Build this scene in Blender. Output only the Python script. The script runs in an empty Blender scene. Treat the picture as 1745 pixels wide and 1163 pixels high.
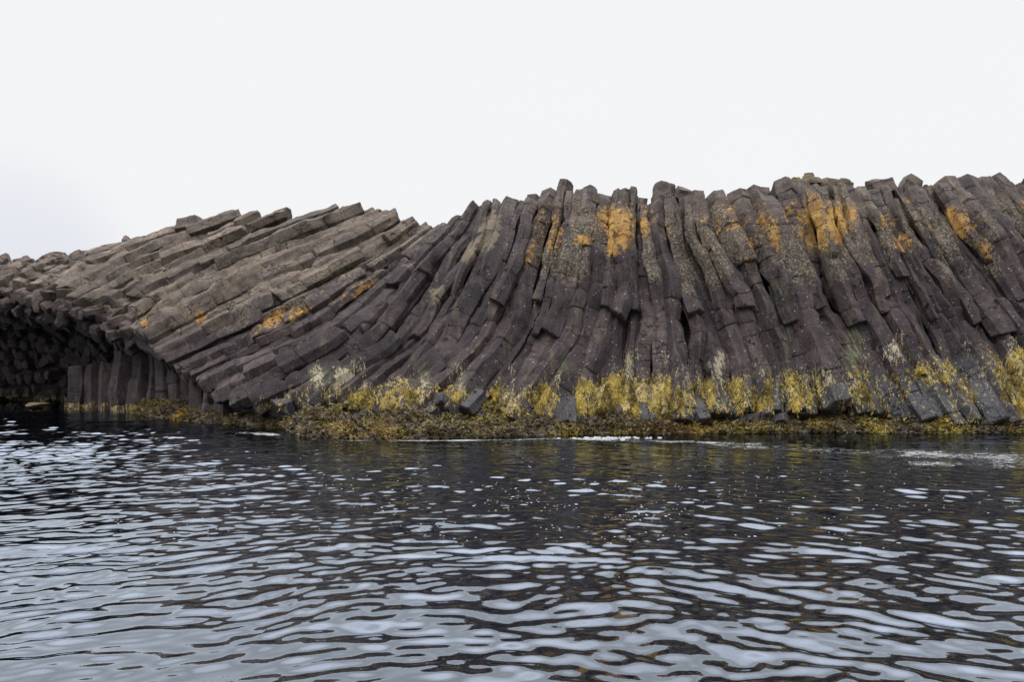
import bpy, math
import numpy as np
R = math.radians
C = bpy.context.scene.collection
SC = bpy.context.scene

# ------------------------------------------------------------------ camera
F, CX, HY, CAMH = 1250.0, 872.5, 610.0, 2.2        # focal length and horizon in photo pixels, eye height on the boat
cd = bpy.data.cameras.new('camera'); cam = bpy.data.objects.new('camera', cd); C.objects.link(cam)
cam.location = (0, 0, CAMH); cam.rotation_euler = (R(90), 0, 0)
cd.sensor_width = 36; cd.lens = 36 * F / 1745; cd.shift_y = (HY - 581.5) / 1745
cd.clip_start = 0.1; cd.clip_end = 6000
SC.camera = cam
# ------------------------------------------------------------------ sky: bright overcast over a thin Nishita
SUN_EL, SUN_AZ = R(60), R(218)
w = bpy.data.worlds.new('World'); SC.world = w; w.use_nodes = True
nt = w.node_tree; nt.nodes.clear()
def N(t, typ, **kw):
    n = t.nodes.new(typ)
    for k, v in kw.items(): setattr(n, k, v)
    return n
def L(t, a, b): t.links.new(a, b)
out = N(nt, 'ShaderNodeOutputWorld'); addS = N(nt, 'ShaderNodeAddShader')
bg1 = N(nt, 'ShaderNodeBackground'); bg2 = N(nt, 'ShaderNodeBackground')
sky = N(nt, 'ShaderNodeTexSky', sky_type='NISHITA', sun_disc=False, sun_elevation=SUN_EL, sun_rotation=SUN_AZ)
sky.dust_density = 6.0
bg1.inputs['Strength'].default_value = 0.008
L(nt, sky.outputs[0], bg1.inputs['Color'])
tc = N(nt, 'ShaderNodeTexCoord'); sep = N(nt, 'ShaderNodeSeparateXYZ')
L(nt, tc.outputs['Generated'], sep.inputs[0])
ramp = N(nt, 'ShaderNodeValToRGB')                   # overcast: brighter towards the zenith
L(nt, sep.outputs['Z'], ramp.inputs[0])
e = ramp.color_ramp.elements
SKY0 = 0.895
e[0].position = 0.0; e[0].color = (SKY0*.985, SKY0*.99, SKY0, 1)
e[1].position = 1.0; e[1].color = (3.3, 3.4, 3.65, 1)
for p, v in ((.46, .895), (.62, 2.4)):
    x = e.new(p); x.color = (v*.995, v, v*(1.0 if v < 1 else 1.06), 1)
ns = N(nt, 'ShaderNodeTexNoise'); ns.inputs['Scale'].default_value = 2.2; ns.inputs['Detail'].default_value = 4
L(nt, tc.outputs['Generated'], ns.inputs['Vector'])
# a slightly bluer, greyer bank of cloud low in the west
dt = N(nt, 'ShaderNodeVectorMath', operation='DOT_PRODUCT'); dt.inputs[1].default_value = Vv = (-0.56, 0.82, 0.105)
L(nt, tc.outputs['Generated'], dt.inputs[0])
mr = N(nt, 'ShaderNodeMapRange'); mr.inputs[1].default_value = .988; mr.inputs[2].default_value = 1.0
mr.interpolation_type = 'SMOOTHSTEP'
L(nt, dt.outputs['Value'], mr.inputs[0])
mm = N(nt, 'ShaderNodeMath', operation='MULTIPLY'); L(nt, mr.outputs[0], mm.inputs[0]); L(nt, ns.outputs[0], mm.inputs[1])
mx = N(nt, 'ShaderNodeMix', data_type='RGBA'); L(nt, mm.outputs[0], mx.inputs[0])
cl = N(nt, 'ShaderNodeTexNoise'); cl.inputs['Scale'].default_value = 4.5; cl.inputs['Detail'].default_value = 5; L(nt, tc.outputs['Generated'], cl.inputs['Vector'])
c1 = N(nt, 'ShaderNodeMapRange'); L(nt, sep.outputs['Z'], c1.inputs[0]); c1.inputs[1].default_value = .45; c1.inputs[2].default_value = .62; c1.inputs[3].default_value = .015; c1.inputs[4].default_value = 1.1
c2 = N(nt, 'ShaderNodeMath', operation='SUBTRACT'); L(nt, cl.outputs[0], c2.inputs[0]); c2.inputs[1].default_value = .5
c3 = N(nt, 'ShaderNodeMath', operation='MULTIPLY_ADD'); L(nt, c2.outputs[0], c3.inputs[0]); L(nt, c1.outputs[0], c3.inputs[1]); c3.inputs[2].default_value = 1.0
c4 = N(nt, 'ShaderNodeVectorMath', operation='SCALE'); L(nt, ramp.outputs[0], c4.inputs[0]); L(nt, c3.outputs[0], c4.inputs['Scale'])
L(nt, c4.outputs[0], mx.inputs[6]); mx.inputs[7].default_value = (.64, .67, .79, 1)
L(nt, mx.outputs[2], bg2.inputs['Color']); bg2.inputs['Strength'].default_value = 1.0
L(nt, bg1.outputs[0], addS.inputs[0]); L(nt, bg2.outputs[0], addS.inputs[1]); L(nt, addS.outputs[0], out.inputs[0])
# ------------------------------------------------------------------ soft sun through cloud
sd = bpy.data.lights.new('sun', 'SUN'); sun = bpy.data.objects.new('sun', sd); C.objects.link(sun)
sd.energy = 1.5; sd.angle = R(18); sd.color = (1, .98, .95)
sun.rotation_euler = (R(90) - SUN_EL, 0, R(180) - SUN_AZ - R(0))
SC.view_settings.view_transform = 'Standard'; SC.view_settings.look = 'None'
SC.view_settings.exposure = 0.0; SC.view_settings.gamma = 1.0
SC.cycles.max_bounces = 6; SC.cycles.transparent_max_bounces = 12; SC.cycles.caustics_reflective = False

# ------------------------------------------------------------------ helpers
rng = np.random.default_rng(7)
def _h(ix, iy, iz, seed):
    n = (ix*374761393 + iy*668265263 + iz*2147483647 + seed*1274126177) & 0xffffffff
    n = ((n ^ (n >> 13)) * 1274126177) & 0xffffffff
    n = ((n ^ (n >> 16)) * 2246822519) & 0xffffffff
    return ((n ^ (n >> 15)) & 0xffff) / 32767.5 - 1
def vnoise(P, seed=0):                               # value noise, -1..1
    P = np.asarray(P, float); i = np.floor(P).astype(np.int64); f = P - i; f = f*f*(3-2*f)
    r = 0
    for dx in (0, 1):
        wx = f[..., 0] if dx else 1-f[..., 0]
        for dy in (0, 1):
            wy = f[..., 1] if dy else 1-f[..., 1]
            for dz in (0, 1):
                wz = f[..., 2] if dz else 1-f[..., 2]
                r = r + wx*wy*wz*_h(i[..., 0]+dx, i[..., 1]+dy, i[..., 2]+dz, seed)
    return r
def fbm(P, o=3, seed=0):
    a, r = 1.0, 0
    for k in range(o): r = r + a*vnoise(np.asarray(P)*2.0**k, seed+k*17); a *= .5
    return r
def sstep(a, b, x): t = np.clip((x-a)/(b-a), 0, 1); return t*t*(3-2*t)
def to_world(px, py, D): return np.stack([(px-CX)/F*D, D+0*px, CAMH-(py-HY)/F*D], -1)
def to_pix(P): return CX+P[..., 0]/P[..., 1]*F, HY-(P[..., 2]-CAMH)/P[..., 1]*F
def norm(v): return v/np.maximum(np.linalg.norm(v, axis=-1, keepdims=True), 1e-9)

def mesh_obj(name, V, faces, mat, parent=None, attrs=None, cols=None, smooth=True):
    """faces: list of int arrays (m,k), or lists of ngon index lists"""
    me = bpy.data.meshes.new(name); V = np.ascontiguousarray(V, dtype=np.float32)
    loops, tot = [], []
    for f in faces:
        f = np.asarray(f)
        if len(f) == 0: continue
        loops.append(f.ravel()); tot.append(np.full(len(f), f.shape[1], np.int32))
    loops = np.concatenate(loops).astype(np.int32); tot = np.concatenate(tot)
    me.vertices.add(len(V)); me.vertices.foreach_set('co', V.ravel())
    me.loops.add(len(loops)); me.loops.foreach_set('vertex_index', loops)
    me.polygons.add(len(tot)); st = np.concatenate([[0], np.cumsum(tot)[:-1]]).astype(np.int32)
    me.polygons.foreach_set('loop_start', st); me.polygons.foreach_set('loop_total', tot)
    me.polygons.foreach_set('use_smooth', np.full(len(tot), smooth))
    me.update(calc_edges=True); me.validate()
    for k, v in (attrs or {}).items():
        a = me.attributes.new(k, 'FLOAT', 'POINT'); a.data.foreach_set('value', np.ascontiguousarray(v, dtype=np.float32))
    if cols is not None:
        a = me.attributes.new('col', 'FLOAT_COLOR', 'POINT')
        a.data.foreach_set('color', np.ascontiguousarray(np.concatenate([cols, np.ones((len(cols), 1))], 1), dtype=np.float32).ravel())
    o = bpy.data.objects.new(name, me); C.objects.link(o); me.materials.append(mat)
    if parent: o.parent = parent
    return o
def tag(o, label=None, cat=None, group=None, kind=None):
    for k, v in (('label', label), ('category', cat), ('group', group), ('kind', kind)):
        if v: o[k] = v
    return o
def empty(name, label, cat, loc=(0, 0, 0)):
    o = bpy.data.objects.new(name, None); C.objects.link(o); o.location = loc; o.empty_display_size = .1
    return tag(o, label, cat)
def part(name, V, faces, mat, parent, **kw):
    return mesh_obj(name, np.asarray(V) - np.array(parent.location), faces, mat, parent, **kw)
def grid_faces(nu, nv, wrap=False):
    i = np.arange(nu if wrap else nu-1)[:, None]; j = np.arange(nv-1)[None]
    a = i*nv+j; b = ((i+1) % nu)*nv+j
    return np.stack([a, b, b+1, a+1], -1).reshape(-1, 4)

# ------------------------------------------------------------------ materials
def new_mat(name):
    m = bpy.data.materials.new(name); m.use_nodes = True; t = m.node_tree; t.nodes.clear()
    o = N(t, 'ShaderNodeOutputMaterial'); b = N(t, 'ShaderNodeBsdfPrincipled'); L(t, b.outputs[0], o.inputs[0])
    return m, t, b, o
class G:                                             # small node-graph shorthand
    def __init__(s, t): s.t = t
    def attr(s, n): a = N(s.t, 'ShaderNodeAttribute'); a.attribute_name = n; return a.outputs['Fac']
    def acol(s, n): a = N(s.t, 'ShaderNodeAttribute'); a.attribute_name = n; return a.outputs['Color']
    def pos(s): return N(s.t, 'ShaderNodeNewGeometry').outputs['Position']
    def scale(s, v, xyz):
        m = N(s.t, 'ShaderNodeMapping'); m.inputs['Scale'].default_value = xyz; L(s.t, v, m.inputs[0]); return m.outputs[0]
    def noise(s, v, sc, det=4, rough=.55, out=0, dist=0):
        n = N(s.t, 'ShaderNodeTexNoise'); n.inputs['Scale'].default_value = sc; n.inputs['Detail'].default_value = det
        n.inputs['Roughness'].default_value = rough; n.inputs['Distortion'].default_value = dist
        L(s.t, v, n.inputs['Vector']); return n.outputs[out]
    def voro(s, v, sc, feature='F1', out='Distance'):
        n = N(s.t, 'ShaderNodeTexVoronoi', feature=feature); n.inputs['Scale'].default_value = sc
        L(s.t, v, n.inputs['Vector']); return n.outputs[out]
    def m(s, op, a, b=None, c=None, clamp=False):
        n = N(s.t, 'ShaderNodeMath', operation=op); n.use_clamp = clamp
        for k, x in enumerate((a, b, c)):
            if x is None: continue
            if hasattr(x, 'node'): L(s.t, x, n.inputs[k])
            else: n.inputs[k].default_value = x
        return n.outputs[0]
    def rng(s, x, a, b, c=0., d=1.):
        n = N(s.t, 'ShaderNodeMapRange', interpolation_type='SMOOTHSTEP'); L(s.t, x, n.inputs[0])
        for k, v in enumerate((a, b, c, d)): n.inputs[k+1].default_value = v
        return n.outputs[0]
    def mix(s, f, a, b, mode='MIX'):
        n = N(s.t, 'ShaderNodeMix', data_type='RGBA', blend_type=mode)
        for k, x in ((0, f), (6, a), (7, b)):
            if hasattr(x, 'node'): L(s.t, x, n.inputs[k])
            elif k == 0: n.inputs[0].default_value = x
            else: n.inputs[k].default_value = (*x, 1)
        return n.outputs[2]
    def bump(s, h, st, d, nrm=None):
        n = N(s.t, 'ShaderNodeBump'); n.inputs['Strength'].default_value = st; n.inputs['Distance'].default_value = d
        L(s.t, h, n.inputs['Height'])
        if nrm: L(s.t, nrm, n.inputs['Normal'])
        return n.outputs[0]

def basalt_material():
    m, t, b, o = new_mat('basalt'); g = G(t); P = g.pos()
    n1 = g.noise(P, .55, 4); n2 = g.noise(P, 3.2, 5, .6); n3 = g.noise(P, 16, 4, .65); n4 = g.noise(P, 55, 3, .7)
    zone = g.attr('zone')
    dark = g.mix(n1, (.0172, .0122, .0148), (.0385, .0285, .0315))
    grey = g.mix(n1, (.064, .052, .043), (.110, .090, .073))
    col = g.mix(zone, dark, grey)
    rv = g.attr('rnd')
    col = g.mix(1.0, col, g.mix(rv, (.72, .72, .74), (1.28, 1.26, 1.2)), 'MULTIPLY')
    col = g.mix(1.0, col, g.mix(g.rng(n2, .28, .72), (.66, .66, .70), (1.32, 1.29, 1.24)), 'MULTIPLY')
    col = g.mix(1.0, col, g.mix(g.rng(n3, .32, .68), (.80, .80, .81), (1.18, 1.18, 1.16)), 'MULTIPLY')
    cxy = N(t, 'ShaderNodeCombineXYZ'); L(t, g.attr('sv'), cxy.inputs[0]); L(t, g.attr('su'), cxy.inputs[1])
    sk = g.noise(g.scale(cxy.outputs[0], (7, .55, 1)), 1.0, 4, .65); sk2 = g.noise(g.scale(cxy.outputs[0], (26, 1.3, 1)), 1.0, 3, .6)
    col = g.mix(1.0, col, g.mix(g.rng(sk, .32, .68), (.58, .56, .60), (1.42, 1.38, 1.30)), 'MULTIPLY')
    col = g.mix(1.0, col, g.mix(g.rng(sk2, .35, .65), (.86, .86, .87), (1.14, 1.13, 1.12)), 'MULTIPLY')
    # green/rust water stains
    stretch = g.scale(P, (3.0, 1.2, .5)); st = g.noise(stretch, 1.2, 4)
    col = g.mix(g.m('MULTIPLY', g.rng(st, .54, .72), .42), col, (.11, .085, .055))
    col = g.mix(g.m('MULTIPLY', g.m('MULTIPLY', g.attr('green'), g.rng(sk2, .40, .6)), .8), col, (.15, .17, .075))
    # wet bluish toes
    wet = g.attr('wet'); col = g.mix(g.m('MULTIPLY', wet, .75), col, (.022, .024, .030))
    # pale crustose lichen: fine speckle inside patches
    sp = g.rng(g.voro(P, 26), .05, .42, 1, 0); sp2 = g.rng(g.noise(P, 13, 8, .8), .47, .60)
    pale = g.attr('pale'); pm = g.rng(g.m('ADD', pale, g.m('MULTIPLY', g.m('SUBTRACT', n2, .5), 1.1)), .28, .75)
    pmask = g.m('MULTIPLY', pm, g.m('MAXIMUM', sp2, g.m('MULTIPLY', sp, .35)), clamp=True)
    col = g.mix(g.m('MULTIPLY', pmask, .82), col, g.mix(n3, (.17, .14, .085), (.32, .275, .18)))
    # sparse white specks everywhere
    v2 = g.voro(P, 6.5); ws = g.m('MULTIPLY', g.rng(v2, .09, .17, 1, 0), g.rng(n2, .46, .58))
    col = g.mix(g.m('MULTIPLY', ws, g.attr('speck')), col, (.36, .34, .30))
    # tan wash
    tan = g.attr('tan'); col = g.mix(g.m('MULTIPLY', g.rng(g.m('ADD', tan, g.m('MULTIPLY', g.m('SUBTRACT', n2, .5), 1.5)), .48, .72), .7), col, g.mix(n3, (.13, .105, .065), (.19, .155, .10)))
    # orange lichen
    org = g.attr('orange'); og = g.noise(P, 6.5, 7, .78)
    om = g.rng(g.m('ADD', org, g.m('MULTIPLY', g.m('SUBTRACT', og, .5), 3.6)), .46, .82)
    om = g.m('MULTIPLY', om, g.m('ADD', .42, g.m('MULTIPLY', g.rng(g.noise(P, 24, 5, .75), .42, .60), .58)))
    col = g.mix(g.m('MULTIPLY', om, .95), col, g.mix(g.rng(n2, .35, .65), (.30, .13, .018), (.50, .29, .045)))
    # golden wrack growing as a mat and pale dead barnacle streaks above it
    fib = g.noise(g.scale(P, (22, 22, 5)), 1.0, 4, .7)
    fib0 = fib; fib = g.m('ADD', g.m('MULTIPLY', fib, .5), g.m('MULTIPLY', g.noise(g.scale(P, (8, 8, 2.2)), 1.0, 4, .65), .5)); fib = g.rng(fib, .36, .64)
    wr = g.attr('wrack'); wm = g.rng(g.m('ADD', wr, g.m('MULTIPLY', g.m('ADD', g.m('SUBTRACT', fib, .5), g.m('SUBTRACT', fib0, .5)), .8)), .42, .80)
    col = g.mix(g.m('MULTIPLY', wm, .9), col, g.mix(fib, (.045, .034, .012), (.40, .30, .085)))
    br = g.attr('barn'); bm = g.rng(g.m('ADD', br, g.m('MULTIPLY', g.m('SUBTRACT', g.noise(g.scale(P, (14, 14, 3.5)), 1.0, 6, .75), .5), 2.6)), .66, .98)
    col = g.mix(g.m('MULTIPLY', bm, .85), col, g.mix(n3, (.26, .22, .14), (.40, .355, .25)))
    L(t, col, b.inputs['Base Color'])
    rough = g.m('SUBTRACT', .82, g.m('MULTIPLY', wet, .42)); L(t, rough, b.inputs['Roughness'])
    b.inputs['Specular IOR Level'].default_value = .35
    cc = g.scale(cxy.outputs[0], (2.2, 1.15, 1)); wob = N(t, 'ShaderNodeVectorMath', operation='MULTIPLY_ADD'); L(t, g.noise(P, 4, 3, out=1), wob.inputs[0]); wob.inputs[1].default_value = (.5, .5, .5); L(t, cc, wob.inputs[2])
    ck = g.m('MULTIPLY', g.rng(g.voro(wob.outputs[0], 1.25, 'DISTANCE_TO_EDGE'), .008, .035, 1, 0), g.rng(g.noise(P, 1.1, 3), .46, .60))
    col = g.mix(g.m('MULTIPLY', ck, .8), col, (.008, .007, .007)); L(t, col, b.inputs['Base Color'])
    crack = g.rng(g.voro(g.scale(P, (1, 1, 1.3)), 1.7, 'DISTANCE_TO_EDGE'), 0, .022)
    h = g.m('ADD', g.m('MULTIPLY', n3, .5), g.m('MULTIPLY', n4, .28)); h = g.m('ADD', h, g.m('MULTIPLY', n2, .9))
    h = g.m('ADD', h, g.m('MULTIPLY', crack, .35)); h = g.m('SUBTRACT', h, g.m('MULTIPLY', ck, .9))
    h = g.m('ADD', h, g.m('MULTIPLY', g.m('ADD', om, pmask), .25))
    L(t, g.bump(h, .8, .06), b.inputs['Normal'])
    return m
BASALT = basalt_material()
def col_material(name, rough=.6, spec=.4, transl=0.):
    m, t, b, o = new_mat(name); g = G(t); n = g.noise(g.pos(), 14, 4, .7)
    L(t, g.mix(1.0, g.acol('col'), g.mix(n, (.6, .6, .6), (1.4, 1.4, 1.35)), 'MULTIPLY'), b.inputs['Base Color'])
    b.inputs['Roughness'].default_value = rough; b.inputs['Specular IOR Level'].default_value = spec
    return m
WEED = col_material('seaweed', .5, .45)
WRACK = col_material('dry_wrack', .8, .2)
FOAM = None
def simple_rock(name, c0, c1, rough=.8, sc=6):
    m, t, b, o = new_mat(name); g = G(t); P = g.pos(); n = g.noise(P, sc, 6, .65); n2 = g.noise(P, sc*5, 4, .7)
    L(t, g.mix(1.0, g.mix(g.rng(n, .3, .7), c0, c1), g.mix(n2, (.7, .7, .7), (1.3, 1.3, 1.3)), 'MULTIPLY'), b.inputs['Base Color'])
    b.inputs['Roughness'].default_value = rough
    L(t, g.bump(g.m('ADD', n, g.m('MULTIPLY', n2, .4)), .7, .05), b.inputs['Normal'])
    return m

# ------------------------------------------------------------------ the shape of the rock
GUIDES = [
 [(-150,462),(-185,475),(-215,490),(-240,505)],
 [(-10,448),(-45,460),(-75,476),(-100,496)],
 [(110,437),(70,450),(30,470),(0,492)],
 [(224,411),(160,430),(100,460),(55,494)],
 [(348,380),(232,420),(150,458),(92,500)],
 [(445,369),(348,408),(251,448),(182,485),(128,516)],
 [(560,354),(460,394),(360,440),(270,487),(188,536)],
 [(651,353),(593,380),(504,414),(400,460),(310,510),(228,566)],
 [(705,372),(655,405),(590,445),(490,500),(390,550),(275,604)],
 [(748,380),(682,434),(617,485),(540,540),(450,590),(330,645)],
 [(802,365),(760,419),(702,485),(640,556),(560,618),(440,684)],
 [(845,349),(818,427),(771,512),(722,585),(650,650),(590,702)],
 [(900,342),(880,430),(845,520),(805,595),(740,660),(690,706)],
 [(957,328),(946,379),(925,448),(905,535),(865,620),(800,706)],
 [(1019,328),(1015,409),(1005,495),(980,581),(945,650),(900,710)],
 [(1075,330),(1071,409),(1073,503),(1067,581),(1060,650),(1050,714)],
 [(1127,333),(1138,409),(1157,480),(1172,560),(1185,630),(1195,714)],
 [(1190,338),(1203,400),(1235,470),(1275,540),(1300,610),(1315,710)],
 [(1262,340),(1290,400),(1322,465),(1350,540),(1368,610),(1400,710)],
 [(1327,326),(1345,410),(1370,473),(1392,545),(1425,620),(1473,710)],
 [(1374,320),(1390,400),(1410,480),(1445,550),(1486,624),(1537,717)],
 [(1434,325),(1460,396),(1490,465),(1525,540),(1572,624),(1640,731)],
 [(1500,322),(1535,396),(1575,469),(1615,538),(1660,612),(1730,727)],
 [(1570,322),(1610,380),(1660,450),(1710,520),(1770,600),(1830,727)],
 [(1645,314),(1690,375),(1745,448),(1800,520),(1860,610),(1920,732)],
 [(1720,308),(1775,375),(1840,450),(1900,530),(1960,620),(2020,737)],
 [(1800,304),(1870,380),(1950,470),(2030,560),(2090,640),(2140,738)],
 [(1890,304),(1970,380),(2060,470),(2150,560),(2210,640),(2260,738)]]
NF = 10                                              # guides 0..10 shape the slanting ridge, the rest the upright cliff
DPT = np.array([
 (440,690,22.9),(590,702,22.2),(760,702,22.0),(900,708,22.0),(1075,714,22.0),(1250,710,22.1),(1400,710,22.3),(1537,717,22.2),(1645,731,21.9),(1745,731,22.0),(1920,735,22.0),(2260,738,22.0),
 (600,635,23.4),(760,640,23.0),(1000,640,22.8),(1250,640,22.9),(1500,640,22.9),(1745,640,22.9),(2000,640,23.0),
 (760,550,24.6),(950,550,23.9),(1150,550,23.8),(1400,550,23.9),(1650,550,24.0),(1900,550,24.1),(2150,560,24.1),
 (860,450,25.2),(1000,450,24.5),(1200,450,24.5),(1400,450,24.6),(1700,450,24.8),(1950,470,24.9),
 (880,380,26.2),(1040,380,25.3),(1250,385,25.3),(1450,370,25.4),(1650,370,25.5),(1900,370,25.7),
 (900,342,27.2),(957,328,26.9),(1075,330,26.6),(1262,340,26.4),(1434,325,26.6),(1645,314,26.8),(1890,304,27.2),
 (845,349,27.5),(802,365,27.9),(748,380,28.7),(651,353,30.2),(560,354,31),(445,369,32),(348,380,33),(224,411,34),(110,437,34.5),
 (330,645,25.6),(275,604,26.8),(228,566,28),(188,536,28.8),(128,516,29.6),(92,500,30.3),(55,494,30.9),(0,492,31.5),
 (400,458,29.2),(500,500,27),(450,565,25.6),(550,543,25.2),(600,450,27.7),(650,520,25.2),(700,485,25.7),(760,419,26.6),(-150,462,36),(-240,505,33.5),(-10,448,35),(-100,496,32.3),(300,440,30.8),(180,450,32)], float)
def _tps(r2): return np.where(r2 > 0, r2*np.log(np.maximum(r2, 1e-12)), 0)
_s = 400.0
_A = DPT[:, :2]/_s; _n = len(_A)
_K = _tps(((_A[:, None]-_A[None])**2).sum(-1)) + np.eye(_n)*.01
_Q = np.concatenate([np.ones((_n, 1)), _A], 1)
_M = np.block([[_K, _Q], [_Q.T, np.zeros((3, 3))]])
_W = np.linalg.solve(_M, np.concatenate([DPT[:, 2], np.zeros(3)]))
def depth(px, py):
    q = np.stack([px, py], -1)/_s
    sh = q.shape[:-1]; q = q.reshape(-1, 2)
    r = _tps(((q[:, None]-_A[None])**2).sum(-1)) @ _W[:_n] + _W[_n] + q @ _W[_n+1:]
    return r.reshape(sh)
def catmull(pts, n):
    p = np.array(pts, float); p = np.concatenate([[2*p[0]-p[1]], p, [2*p[-1]-p[-2]]]); o = []
    for i in range(1, len(p)-2):
        t = np.linspace(0, 1, 40, endpoint=False)[:, None]
        a, b, c, d = p[i-1], p[i], p[i+1], p[i+2]
        o.append(.5*((2*b)+(-a+c)*t+(2*a-5*b+4*c-d)*t**2+(-a+3*b-3*c+d)*t**3))
    o = np.concatenate(o+[p[-2:-1]]); s = np.concatenate([[0], np.cumsum(np.linalg.norm(np.diff(o, axis=0), axis=1))])
    u = np.linspace(0, s[-1], n); return np.stack([np.interp(u, s, o[:, k]) for k in (0, 1)], -1)
TN = 81
GP = np.stack([catmull(gd, TN) for gd in GUIDES])                     # (guides, t, 2) in photo pixels
def _cub(s):
    i = int(np.clip(math.floor(s), 0, len(GP)-2)); f = s-i
    a, b, c, d = GP[max(i-1, 0)], GP[i], GP[i+1], GP[min(i+2, len(GP)-1)]
    return .5*((2*b)+(-a+c)*f+(2*a-5*b+4*c-d)*f**2+(-a+3*b-3*c+d)*f**3)
def stream(s):                                       # one flow line of the rock, world coordinates, top to toe
    p = _cub(s); return to_world(p[:, 0], p[:, 1], depth(p[:, 0], p[:, 1]))
TT = np.linspace(0, 1, TN)

# patches of growth, laid out on the rock face (photo x, y, half width, half height, tilt, amount)
ORANGE = [(942,400,12,30,.2,1.1),(905,428,8,20,.3,.9),(1032,381,18,22,0,1),(1064,390,18,26,0,1),(1097,387,14,20,0,.7),(1041,422,14,12,0,.8),(996,409,16,8,0,.9),
 (1135,390,12,14,0,.8),(1198,383,7,26,-.1,.8),(1213,436,7,14,-.4,.7),(1230,366,18,14,-.5,.55),(1264,380,14,16,-.4,.8),(1294,387,12,24,-.4,.9),(1284,405,12,16,0,.9),
 (1277,443,10,14,0,.7),(1387,383,24,34,-.3,1.2),(1425,378,20,28,-.3,1.0),(1320,400,10,26,-.2,.8),(1395,355,14,14,0,.8),(1447,362,14,20,-.4,.7),(1511,375,12,20,-.4,.9),
 (1537,413,16,14,0,.9),(1632,383,12,22,-.5,1.0),(1679,426,10,16,-.5,.7),(1645,430,8,12,0,.6),(1499,409,8,10,0,.6),(1700,400,8,14,-.4,.4),(246,550,7,7,0,1.1),(337,539,14,9,0,.9),
 (470,543,30,9,-.55,1.2),(508,535,18,7,-.55,1),(609,496,32,7,-.55,1.1),(443,565,18,7,-.6,.7),(1240,350,20,14,0,.5),(1120,350,14,12,0,.35),(1350,355,10,14,0,.5),(1690,610,10,14,0,.4),(960,470,8,18,.2,.4)]
GOLD = [(510,672,26,20,.6),(590,672,36,16,.8),(690,676,58,24,1.0),(740,660,28,14,.8),(785,672,26,20,.8),(862,688,36,24,1.0),(918,682,30,30,1.0),(1000,672,24,34,.9),(1040,684,34,38,1.1),(1100,684,38,36,1.0),
 (1160,692,22,26,.8),(1192,666,18,22,.9),(1240,668,16,22,.6),(1297,668,20,24,.8),(1348,660,20,26,1.0),(1391,660,18,30,1.1),(1477,662,24,24,.9),(1500,690,20,20,.7),(1555,724,16,12,.8),(1600,640,34,22,.7),(1640,660,30,22,.7),(1692,640,24,24,.8),
 (1735,650,24,40,.9),(340,688,12,10,.8),(460,690,30,14,.5),(1800,660,60,50,.8),(1950,660,80,40,.8)]
GREEN = [(1454,590,11,34,1.0),(960,622,6,14,.6),(545,640,16,12,.7),(722,640,10,22,.4),(1332,490,8,10,.9),(1340,560,4,60,.5),(345,680,10,10,.9),(780,640,12,18,.4)]
TAN = [(835,395,20,34,.2,1.0),(800,430,16,30,.3,.8),(745,505,16,34,.45,.7),(870,370,10,14,0,.5),(700,455,22,10,.9,.6)]
def ell(px, py, x, y, a, b, th=0.):
    c, s = math.cos(th), math.sin(th); dx, dy = px-x, py-y
    u = (dx*c+dy*s)/a; v = (-dx*s+dy*c)/b
    return np.clip(1.25-np.sqrt(u*u+v*v)*.75, 0, 1)
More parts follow.
